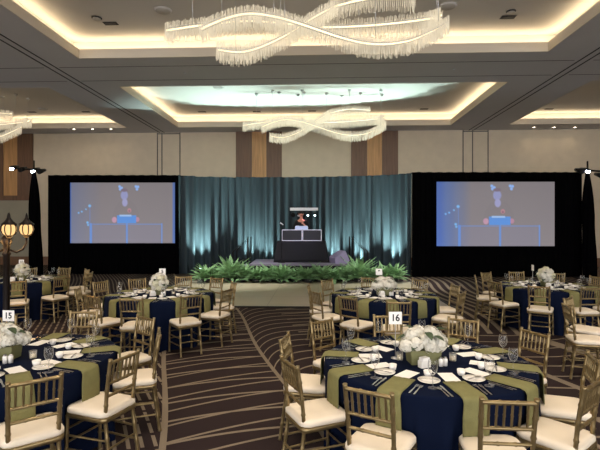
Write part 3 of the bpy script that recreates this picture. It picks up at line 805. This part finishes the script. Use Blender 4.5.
PLATE = MB().lathe([(0, .002), (.045, .002), (.048, .005), (.082, .014), (.085, .017), (.05, .009), (.045, .007), (0, .007)], 26).mesh('bread_plate', M['china'])
CUP = MB().lathe([(0, .002), (.022, .002), (.026, .008), (.034, .03), (.037, .06), (.035, .06), (.031, .03), (.02, .012), (0, .012)], 20).mesh('coffee_cup', M['china'])
h_ = MB(); h_.tube([(.035, 0, .05), (.055, 0, .045), (.055, 0, .025), (.032, 0, .018)], .004, 6); HND = h_.mesh('handle', M['china'])
GOB = MB().lathe([(0, .002), (.034, .002), (.034, .004), (.006, .009), (.004, .03), (.004, .09), (.010, .098), (.028, .118), (.036, .145), (.035, .18), (.031, .205)], 20).mesh('wine_glass', M['glass'])
def blade(kind):
    b = MB()
    def strip(pts): # (s, halfwidth, z)
        rg = [[(x, -w, z), (x, w, z), (x, w, z+.0025), (x, -w, z+.0025)] for x, w, z in pts]; b.rings(rg, smooth=False)
    if kind == 'fork':
        strip([(-.1, .006, .002), (-.06, .007, .003), (0, .004, .004), (.04, .004, .005), (.055, .012, .003), (.062, .0125, .003)])
        for k in range(4):
            y = -.0105+.007*k; b.box(.06, .1, y-.0018, y+.0018, .003, .0055)
    elif kind == 'knife':
        strip([(-.11, .0075, .002), (-.06, .007, .002), (0, .005, .003), (.01, .0085, .002), (.09, .0095, .002), (.11, .003, .002)])
    elif kind == 'butter':
        strip([(-.075, .006, .002), (-.02, .005, .002), (0, .004, .003), (.01, .008, .002), (.06, .009, .002), (.072, .003, .002)])
    else:
        strip([(-.09, .006, .002), (-.05, .0065, .003), (0, .004, .004), (.035, .004, .005), (.05, .013, .003), (.07, .018, .002), (.085, .013, .003), (.092, .004, .004)])
    return b.mesh(kind if kind != 'butter' else 'butter_knife', M['steel'])
FORK, KNIFE, SPOON, BUTTER = blade('fork'), blade('knife'), blade('spoon'), blade('butter')
MENU = MB().box(-.10, .10, -.06, .06, .002, .0045).mesh('menu_card', M['card'])
ROLLN = MB().rings([rrect(.17, .05, .02, .002), rrect(.18, .06, .025, .012), rrect(.15, .035, .015, .022)]).mesh('folded_cloth', M['card'])

# hydrangea head
def head_mesh(seed, R, m):
    rnd = random.Random(seed); mb = MB(); N = 74
    mb.lathe([(0, -R*.55), (R*.4, -R*.4), (R*.6, 0), (R*.42, R*.42), (0, R*.6)], 12)
    for k in range(N):
        z = 1-1.75*(k+.5)/N; r = math.sqrt(max(0, 1-z*z)); a = k*2.39996
        d = Vector((r*cos(a), r*sin(a), z)); c = d*R*rnd.uniform(.78, 1.04); u = d.orthogonal().normalized(); v = d.cross(u); ro = rnd.uniform(0, TAU); s = R*.31*rnd.uniform(.85, 1.15)
        for q in range(4):
            b = ro+q*PI/2; e1 = u*cos(b)+v*sin(b); e2 = u*cos(b+.75)+v*sin(b+.75); e3 = u*cos(b-.75)+v*sin(b-.75)
            mb.add([c-d*s*.15, c+e3*s*.6+d*s*.12, c+e1*s-d*s*.05, c+e2*s*.6+d*s*.12], [(0,1,2,3)], True)
    return mb.mesh('flower_head', m)
HEADS = [head_mesh(1, .082, M['petal']), head_mesh(2, .075, M['petal']), head_mesh(3, .078, M['petal2'])]
def leaf_mesh():
    mb = MB(); n = 6; vs = []
    for i in range(n+1):
        t = i/n; w = .032*sin(PI*min(1, t*.95+.04))**.8; z = -.05*t*t
        vs += [(t*.13, -w, z+.008*w/.03), (t*.13, 0, z), (t*.13, w, z+.008*w/.03)]
    top = [(3*i+j, 3*i+3+j, 3*i+4+j, 3*i+1+j) for i in range(n) for j in (0, 1)]
    mb.add(vs, top, True); return mb.mesh('leaf', M['leaf'])
LEAF = leaf_mesh()
BOXV = MB().rings([rrect(.25, .15, .006, .003), rrect(.27, .17, .006, .125), rrect(.255, .155, .005, .125), rrect(.25, .15, .005, .09)], smooth=False).mesh('box_vase', M['vase'])
def flowers(x, y, rz, ball, label, seed):
    rnd = random.Random(seed)
    t = thing('flower_arrangement', label, 'flowers', (x, y, .762), rz, 'hydrangea centrepieces')
    v = ob('box_vase', BOXV, t)
    if ball:
        v.scale = (.55, .8, .8)
        spots = [(0, 0, .315)]+[(.078*cos(a), .078*sin(a), .275) for a in [TAU*k/5+.3 for k in range(5)]]+[(.105*cos(a), .105*sin(a), .205) for a in [TAU*k/7 for k in range(7)]]+[(.075*cos(a), .075*sin(a), .14) for a in [TAU*k/5 for k in range(5)]]
        sc = .82
    else:
        spots = [(-.14, 0, .185), (.14, 0, .185), (0, -.075, .205), (0, .085, .205), (-.09, -.08, .18), (.1, -.08, .175), (-.09, .08, .18), (.09, .08, .18), (-.055, .0, .25), (.06, 0, .25), (-.165, -.06, .165), (.165, .05, .165), (.03, -.1, .17), (-.03, .03, .25), (.1, 0, .23), (-.1, -.01, .235)]
        sc = .85
    for i, p in enumerate(spots):
        o = ob('flower_head', HEADS[(i+seed) % (3 if ball else 2)], t, p); o.rotation_euler = (rnd.uniform(-.3, .3), rnd.uniform(-.3, .3), rnd.uniform(0, 6)); o.scale = (sc,)*3
    for k in range(9):
        a = k*TAU/9+rnd.uniform(-.3, .3) + seed; r = .10 if not ball else .09
        zz = (.24, .16, .28)[k % 3] if not ball else (.2, .14, .27)[k % 3]
        o = ob('leaf', LEAF, t, (r*cos(a), r*sin(a)*(1 if ball else .8), zz)); o.rotation_euler = (0, -.3+.2*(k % 2), a)
def numstand(x, y, rz, txt, label):
    t = thing('table_number_stand', label, 'table number', (x, y, .762), rz, 'table number cards')
    MB().lathe([(0, .002), (.04, .002), (.04, .007), (.008, .012), (0, .012)], 18).build('base', M['chrome'], t)
    MB().tube([(0, 0, .01), (0, 0, .31)], .0035, 6).build('stem', M['chrome'], t)
    c = MB().box(-.057, .057, -.003, .003, .305, .415).build('card', M['card'], t)
    if txt == '15': t.scale = (1, 1, .92)
    if txt:
        o = ob('numeral', text_mesh(txt, .085, M['ink']), c, (0, -.0042, .36)); o.rotation_euler = (PI/2, 0, 0); o.scale = (.9, 1, 1)
SH = MB().lathe([(0, .002), (.019, .002), (.02, .055), (.016, .066), (.006, .07), (0, .07)], 14)
SHK = SH.mesh('bottle', M['china']); CAPS = MB().lathe([(.017, .0655), (.013, .078), (0, .081)], 14).mesh('cap', M['steel'])
VOT = MB().lathe([(0, .002), (.028, .002), (.032, .07), (.029, .07), (.026, .008), (0, .008)], 18).mesh('votive_glass', M['glass'])
CAN = MB().lathe([(.0225, .01), (.0225, .038), (0, .038)], 14).mesh('candle', M['wick'])
SUG = MB().rings([rrect(.1, .06, .01, .003), rrect(.1, .06, .01, .06), rrect(.09, .05, .01, .06), rrect(.09, .05, .01, .012)], smooth=False).mesh('caddy', M['china'])
PKT = MB().box(-.035, .035, -.006, .006, .015, .085).mesh('packet', M['card'])

def cloth(cx, cy, dents, seed, label):
    rnd = random.Random(seed); ph = rnd.uniform(0, TAU); N = 240; R = .89; H = .76; rg = []
    vs = [(cx, cy, H)]; fs = []
    rr = [(R*.5, H), (R-.015, H), (R-.004, H-.004), (R, H-.015), (R+.004, H-.06), (R+.006, H-.16), (R+.01, .48), (R+.02, .36), (R+.03, .2), (R+.035, .06), (R+.035, .006)]
    for i, (r, z) in enumerate(rr):
        t = max(0, min(1, (H-.03-z)/(H-.03)))
        for k in range(N):
            a = TAU*k/N; q = r
            if t > 0:
                q += .035*t**.8*(sin(a*19+ph+.6*sin(a*3+ph))+.5*sin(a*31+ph*2))-.02*t
                if z < .53:
                    for (da, dr) in dents:
                        d = (a-da+PI) % TAU-PI
                        if abs(d) < .9:
                            lat = abs(dr*math.tan(d)); lim = (dr-.235)/cos(d)
                            if lat < .215: q = min(q, lim)
                            elif lat < .32: q = min(q, lim+(lat-.215)*1.6)
            vs.append((cx+q*cos(a), cy+q*sin(a), z))
    for k in range(N): fs.append((0, 1+k, 1+(k+1) % N))
    for i in range(len(rr)-1):
        for k in range(N): fs.append((1+i*N+k, 1+(i+1)*N+k, 1+(i+1)*N+(k+1) % N, 1+i*N+(k+1) % N))
    o = MB().add(vs, fs, True).build('tablecloth', M['navy'])
    # keep the rim crisp
    tag(o, label, 'tablecloth', 'navy tablecloths')
def table(cxc, czc, name, short, chairs, places, ball, numtxt, numrel, seed, frot=.1, numrot=0, frel=(0, 0)):
    cx, cy = W(cxc, czc)
    R0 = TH
    dents = [(math.radians(a)+R0, r) for a, r, *_ in chairs if r < 1.22]
    cloth(cx, cy, dents, seed, 'navy blue floor-length cloth on the round '+name)
    t = thing('banquet_table', 'round banquet table under navy cloth, the '+name, 'table', (cx, cy, 0), 0, 'round banquet tables')
    MB().lathe([(0, .715), (.84, .715), (.85, .735), (.84, .752), (0, .752)], 40).build('tabletop', M['basewood'], t)
    for k in range(4):
        a = PI/4+k*PI/2; MB().tube([(.5*cos(a), .5*sin(a), 0), (.45*cos(a), .45*sin(a), .715)], .018, 8).build('leg', M['chrome'], t)
    rnd = random.Random(seed)
    for c in chairs:
        a, r = c[0], c[1]; rot = c[2] if len(c) > 2 else 0; ar = math.radians(a)+R0
        r = max(r, 1.045)
        add_chair(cx+r*cos(ar), cy+r*sin(ar), ar+math.radians(rot), 'gold slatted chair at %s, %s, stage at twelve' % (clock(a), short))
    Z = .7605
    for a in places:
        ar = math.radians(a)+R0; w = '%s, %s, stage at twelve' % (clock(a), short)
        def put(me, nm, label, cat, rad, off, rz, group, z=Z, cup=False):
            o = ob(nm, me, None, (cx+rad*cos(ar)-off*sin(ar), cy+rad*sin(ar)+off*cos(ar), z), ar+rz); tag(o, label, cat, group)
            return o
        j = lambda s: rnd.uniform(-s, s)
        # seated guest faces the centre: their left is +off
        o = ob('napkin', rnd.choice(NAP), None, (cx, cy, Z), ar+j(.02)); tag(o, 'olive green napkin draped at '+w, 'napkin', 'olive napkins')
        put(MENU, 'menu_card', 'white menu card at '+w, 'menu card', .475+j(.01), j(.015), j(.25), 'menu cards')
        put(PLATE, 'bread_plate', 'white bread plate at '+w, 'plate', .55+j(.008), .182+j(.006), j(1), 'bread plates')
        put(BUTTER, 'butter_knife', 'butter knife on the plate at '+w, 'knife', .55, .182, PI/2+.5+j(.3), 'butter knives', Z+.0175)
        o = put(CUP, 'coffee_cup', 'white coffee cup at '+w, 'cup', .44+j(.012), .135+j(.008), 2+j(1), 'coffee cups'); o.scale = (.9, .9, .82); ob('handle', HND, o)
        put(GOB, 'wine_glass', 'stemmed wine glass at '+w, 'wine glass', .685+j(.01), -.203+j(.004), 0, 'stemmed glasses')
        put(FORK, 'fork', 'inner steel fork at '+w, 'fork', .76+j(.012), .128, PI+j(.06), 'table forks')
        put(FORK, 'fork', 'outer steel fork at '+w, 'fork', .765+j(.012), .162, PI+j(.06), 'table forks')
        put(KNIFE, 'knife', 'steel dinner knife at '+w, 'knife', .76+j(.012), -.128, PI+j(.05), 'table knives')
        put(SPOON, 'spoon', 'steel spoon at '+w, 'spoon', .765+j(.012), -.158, PI+j(.05), 'table spoons')
    flowers(cx+frel[0], cy+frel[1], frot, ball, ('round ball' if ball else 'wide mound')+' of white hydrangeas centred on the '+name, seed)
    nx, ny = numrel
    numstand(cx+nx, cy+ny, numrot, numtxt, 'white number card on a thin stand, on the '+name)
    for k, (px_, py_) in enumerate(((.20, -.03), (-.20, -.02))):
        t = thing('votive_candle', 'small glass votive candle at the %s of the flowers, %s' % (('right', 'left')[k], short), 'candle', (cx+px_*1.15, cy+py_, Z), 0, 'votive candles'); ob('votive_glass', VOT, t); ob('candle', CAN, t)
    for k, (px_, py_) in enumerate(((.085, -.19), (.125, -.175))):
        t = thing('shaker', 'white %s shaker before the flowers, %s' % (('left-hand', 'right-hand')[k], short), 'shaker', (cx+px_, cy+py_, Z), 0, 'salt and pepper shakers'); ob('bottle', SHK, t); ob('cap', CAPS, t)
    t = thing('sugar_caddy', 'white caddy of sugar packets beside the flowers, '+short, 'sugar caddy', (cx-.06, cy-.22, Z), .5, 'sugar caddies'); ob('dish', SUG, t)
    for q in range(4): ob('packet', PKT, t, (0, -.02+.013*q, 0))

table(1.108, 4.02, 'table numbered sixteen', 'table numbered 16',
    [(-121, 1.08), (-156, 1.07), (168, 1.05), (131, 1.09), (94, 1.05), (56, 1.05), (21, 1.06), (-18, 1.06), (-50, 1.07), (-81, 1.07, -14)],
    [-121, -157, 167, 131, 94, 57, 21, -16, -50, -85], False, '16', (-.26, .02), 1, .12, .02, (-.04, -.09))
table(-2.61, 4.1, 'table numbered fifteen', 'table numbered 15',
    [(-51, 1.045), (-20, 1.045), (16, 1.05, 2), (52, 1.15), (91, 1.22), (127, 1.1)],
    [-52, -20, 17, 53, 90, 127, -88], False, '15', (-.15, .19), 2, .05, -.05, (-.04, -.05))
table(-2.40, 7.85, 'table below the left screen', 'table below left screen',
    [(-54, 1.1), (-20, 1.06), (22, 1.05), (57, 1.15), (89, 1.2), (127, 1.06), (155, 1.22), (192, 1.1), (238, 1.06), (270, 1.15)],
    [-53, -20, 20, 56, 90, 127, 157, 193, 236, 271], True, '5', (-.05, .22), 3, .1, 0, (0, -.1))
table(1.437, 7.83, 'table before the stage', 'table before the stage',
    [(241, 1.22, -14), (209, 1.14), (175, 1.06), (136, 1.05), (92, 1.05), (47, 1.05), (6, 1.06), (-36, 1.1), (267, 1.38)],
    [241, 207, 172, 132, 92, 50, 9, -27, -61, 270], False, '9', (-.05, .2), 4, .0, 0, (0, -.1))
table(4.81, 8.9, 'table below the right screen', 'table below right screen',
    [(237, 1.08), (201, 1.06), (161, 1.06), (121, 1.12), (88, 1.08), (53, 1.08), (16, 1.05), (-20, 1.06), (-54, 1.08), (272, 1.08)],
    [237, 201, 163, 125, 89, 53, 17, -19, -54, 272], True, '', (-.30, -.1), 5, .2, 1.45)
table(-6.05, 9.9, 'table behind the street lamp', 'table behind street lamp',
    [(4, 1.2), (40, 1.1), (78, 1.07), (115, 1.07), (-62, 1.33), (-30, 1.22)],
    [4, 40, 78, 115, -30, -64, -100, 150], True, '10', (-.18, .25), 6)
# two chairs of a table outside the frame
cx, cy = W(4.72, 5.6)
for a, r, l in ((166, 1.06, 'gold slatted chair cut by the right photo edge, nearer of the pair'), (131, 1.06, 'gold slatted chair cut by the right photo edge, farther of the pair')):
    ar = math.radians(a)+TH; add_chair(cx+r*cos(ar), cy+r*sin(ar), ar, l)

# ------------------------------------------------------------------ disc jockey
def skin_mesh(name, verts, edges, radii, m, levels=1, root=0):
    me = bpy.data.meshes.new(name); me.from_pydata(verts, edges, []); o = bpy.data.objects.new(name, me); COL.objects.link(o)
    sk = o.modifiers.new('s', 'SKIN'); sk.use_smooth_shade = True
    if not me.skin_vertices: me.skin_vertices.new()
    for i, r in enumerate(radii): me.skin_vertices[0].data[i].radius = (r, r) if not isinstance(r, tuple) else r
    me.skin_vertices[0].data[root].use_root = True
    sb = o.modifiers.new('d', 'SUBSURF'); sb.levels = levels; sb.render_levels = levels
    dg = bpy.context.evaluated_depsgraph_get(); out = bpy.data.meshes.new_from_object(o.evaluated_get(dg)); bpy.data.objects.remove(o)
    out.materials.clear(); out.materials.append(m)
    for p in out.polygons: p.use_smooth = True
    return out
def dj():
    x, y = atz(301.2, 17.46)
    t = thing('person', 'person in black shirt behind the equipment cases, one hand raised to chest', 'person', (x, y, DK), TH)
    s = 1.86/1.8
    V = []; Ed = []; Rd = []
    def v(p, r, par=None):
        V.append(tuple(q*s for q in p)); Rd.append(tuple(q*s for q in r) if isinstance(r, tuple) else r*s)
        if par is not None: Ed.append((par, len(V)-1))
        return len(V)-1
    pel = v((0, 0, .95), (.16, .11)); wa = v((0, 0, 1.1), (.145, .10), pel); ches = v((0, .01, 1.3), (.17, .115), wa); sh = v((0, .01, 1.45), (.13, .085), ches); nk = v((0, 0, 1.53), .055, sh); nk2 = v((0, -.015, 1.6), .052, nk)
    hd_ = v((0, -.03, 1.68), (.075, .09), nk2); hd2 = v((0, -.025, 1.75), (.07, .085), hd_)
    for sx in (-1, 1):
        hp = v((sx*.09, 0, .88), .095, pel); kn = v((sx*.1, -.01, .5), .065, hp); an = v((sx*.1, .01, .1), .045, kn); v((sx*.11, -.13, .035), .035, an)
    la = v((-.19, .01, 1.43), .06, sh); le = v((-.27, -.03, 1.16), .046, la); lw = v((-.2, -.30, 1.12), .03, le); v((-.18, -.38, 1.12), (.022, .036), lw)
    ra = v((.19, .01, 1.43), .06, sh); re = v((.29, -.05, 1.17), .046, ra); rw = v((.12, -.26, 1.3), .03, re); v((.07, -.29, 1.36), (.022, .034), rw)
    ob('body', skin_mesh('body', V, Ed, Rd, M['skin'], 2), t)
    # clothes: shirt and trousers over the body
    V, Ed, Rd = [], [], []
    a = v((0, 0, .93), (.175, .125)); b = v((0, 0, 1.1), (.16, .115), a); c = v((0, .01, 1.3), (.185, .13), b); d = v((0, .01, 1.45), (.145, .1), c); v((0, 0, 1.515), .07, d)
    for sx, el, wr in ((-1, (-.27, -.03, 1.16), (-.215, -.24, 1.125)), (1, (.29, -.05, 1.17), (.16, -.21, 1.265))):
        q = v((sx*.19, .01, 1.43), .075, d); e_ = v(el, .062, q); v(wr, .045, e_)
    ob('shirt', skin_mesh('shirt', V, Ed, Rd, M['shirt'], 2), t)
    V, Ed, Rd = [], [], []
    a = v((0, 0, .97), (.17, .12))
    for sx in (-1, 1):
        hp = v((sx*.092, 0, .87), .108, a); kn = v((sx*.1, -.01, .5), .08, hp); v((sx*.1, .01, .1), .062, kn)
    ob('trousers', skin_mesh('trousers', V, Ed, Rd, M['trouser'], 2), t)
    # face
    hc = Vector((0, -.03, 1.70))*s
    hr = MB(); rg = []
    for k in range(9):
        u = k/8; z = .02+.125*u; r = .092*math.sqrt(max(.02, 1-(u*.98)**2))
        rg.append([(hc.x+r*cos(q)*.95, hc.y+.02+r*sin(q)*1.12-(.0 if sin(q) > -.3 else -.02*(1-u)), hc.z+z) for q in [TAU*j/20 for j in range(20)]])
    hr.rings(rg); hr.build('hair', M['hair'], t)
    f = MB()
    f.tube([(0, hc.y-.09, hc.z+.02), (0, hc.y-.112, hc.z-.015), (0, hc.y-.09, hc.z-.025)], [.008, .014, .008], 8); f.build('nose', M['skin'], t)
    for sx in (-1, 1):
        MB().lathe([(0, -.01), (.011, 0), (0, .01)], 10, (sx*.032, hc.y-.09, hc.z+.015)).build('eye', M['ink'], t)
        MB().lathe([(0, -.03), (.014, -.01), (.016, .015), (0, .03)], 10, (sx*.086, hc.y+.005, hc.z)).build('ear', M['skin'], t)
    MB().tube([(-.025, hc.y-.085, hc.z-.05), (0, hc.y-.094, hc.z-.052), (.025, hc.y-.085, hc.z-.05)], .006, 6).build('mouth', mat('lips', (150, 74, 74), .6), t)
    # fingers
    for base, dr, up in (((-.18, -.39, 1.12), Vector((.1, -.95, -.15)), Vector((1, .1, 0))), ((.065, -.295, 1.37), Vector((-.55, -.15, .8)), Vector((.5, -.6, .5)))):
        dr.normalize(); up = (up-dr*up.dot(dr)).normalized(); nn = dr.cross(up)
        for k, L in enumerate((.07, .08, .075, .06)):
            p0 = Vector(base)+up*(-.027+.018*k); P = [p0, p0+dr*L*.5-nn*.004, p0+dr*L*.85+nn*.012, p0+dr*L+nn*.022]
            MB().tube([q*s for q in P], [.0095, .009, .008, .006], 8).build('finger', M['skin'], t)
        p0 = Vector(base)-up*.03-dr*.02; P = [p0, p0-up*.02+dr*.025, p0-up*.025+dr*.055]
        MB().tube([q*s for q in P], [.011, .010, .007], 8).build('thumb', M['skin'], t)
dj()

# ------------------------------------------------------------------ camera, world, view
cd = bpy.data.cameras.new('camera'); cam = bpy.data.objects.new('camera', cd); COL.objects.link(cam)
cam.location = (0, 0, EYE); cam.rotation_euler = (PI/2, 0, TH); cd.sensor_width = 36; cd.lens = 36*F/600; cd.clip_end = 200
S.camera = cam
wd_ = bpy.data.worlds.new('world'); S.world = wd_; wd_.use_nodes = True
wd_.node_tree.nodes['Background'].inputs[0].default_value = (3.8, 3.75, 3.8, 1)  # added ambient fill, let in where the wall behind the camera is omitted
vs_ = S.view_settings; S.display_settings.display_device = 'sRGB'
vs_.view_transform = 'Standard'; vs_.look = 'None'; vs_.gamma = 1; vs_.use_curve_mapping = False; vs_.exposure = 0.0
S.cycles.use_denoising = True
S.cycles.max_bounces = 8; S.cycles.diffuse_bounces = 4; S.cycles.transparent_max_bounces = 24; S.cycles.sample_clamp_indirect = 4
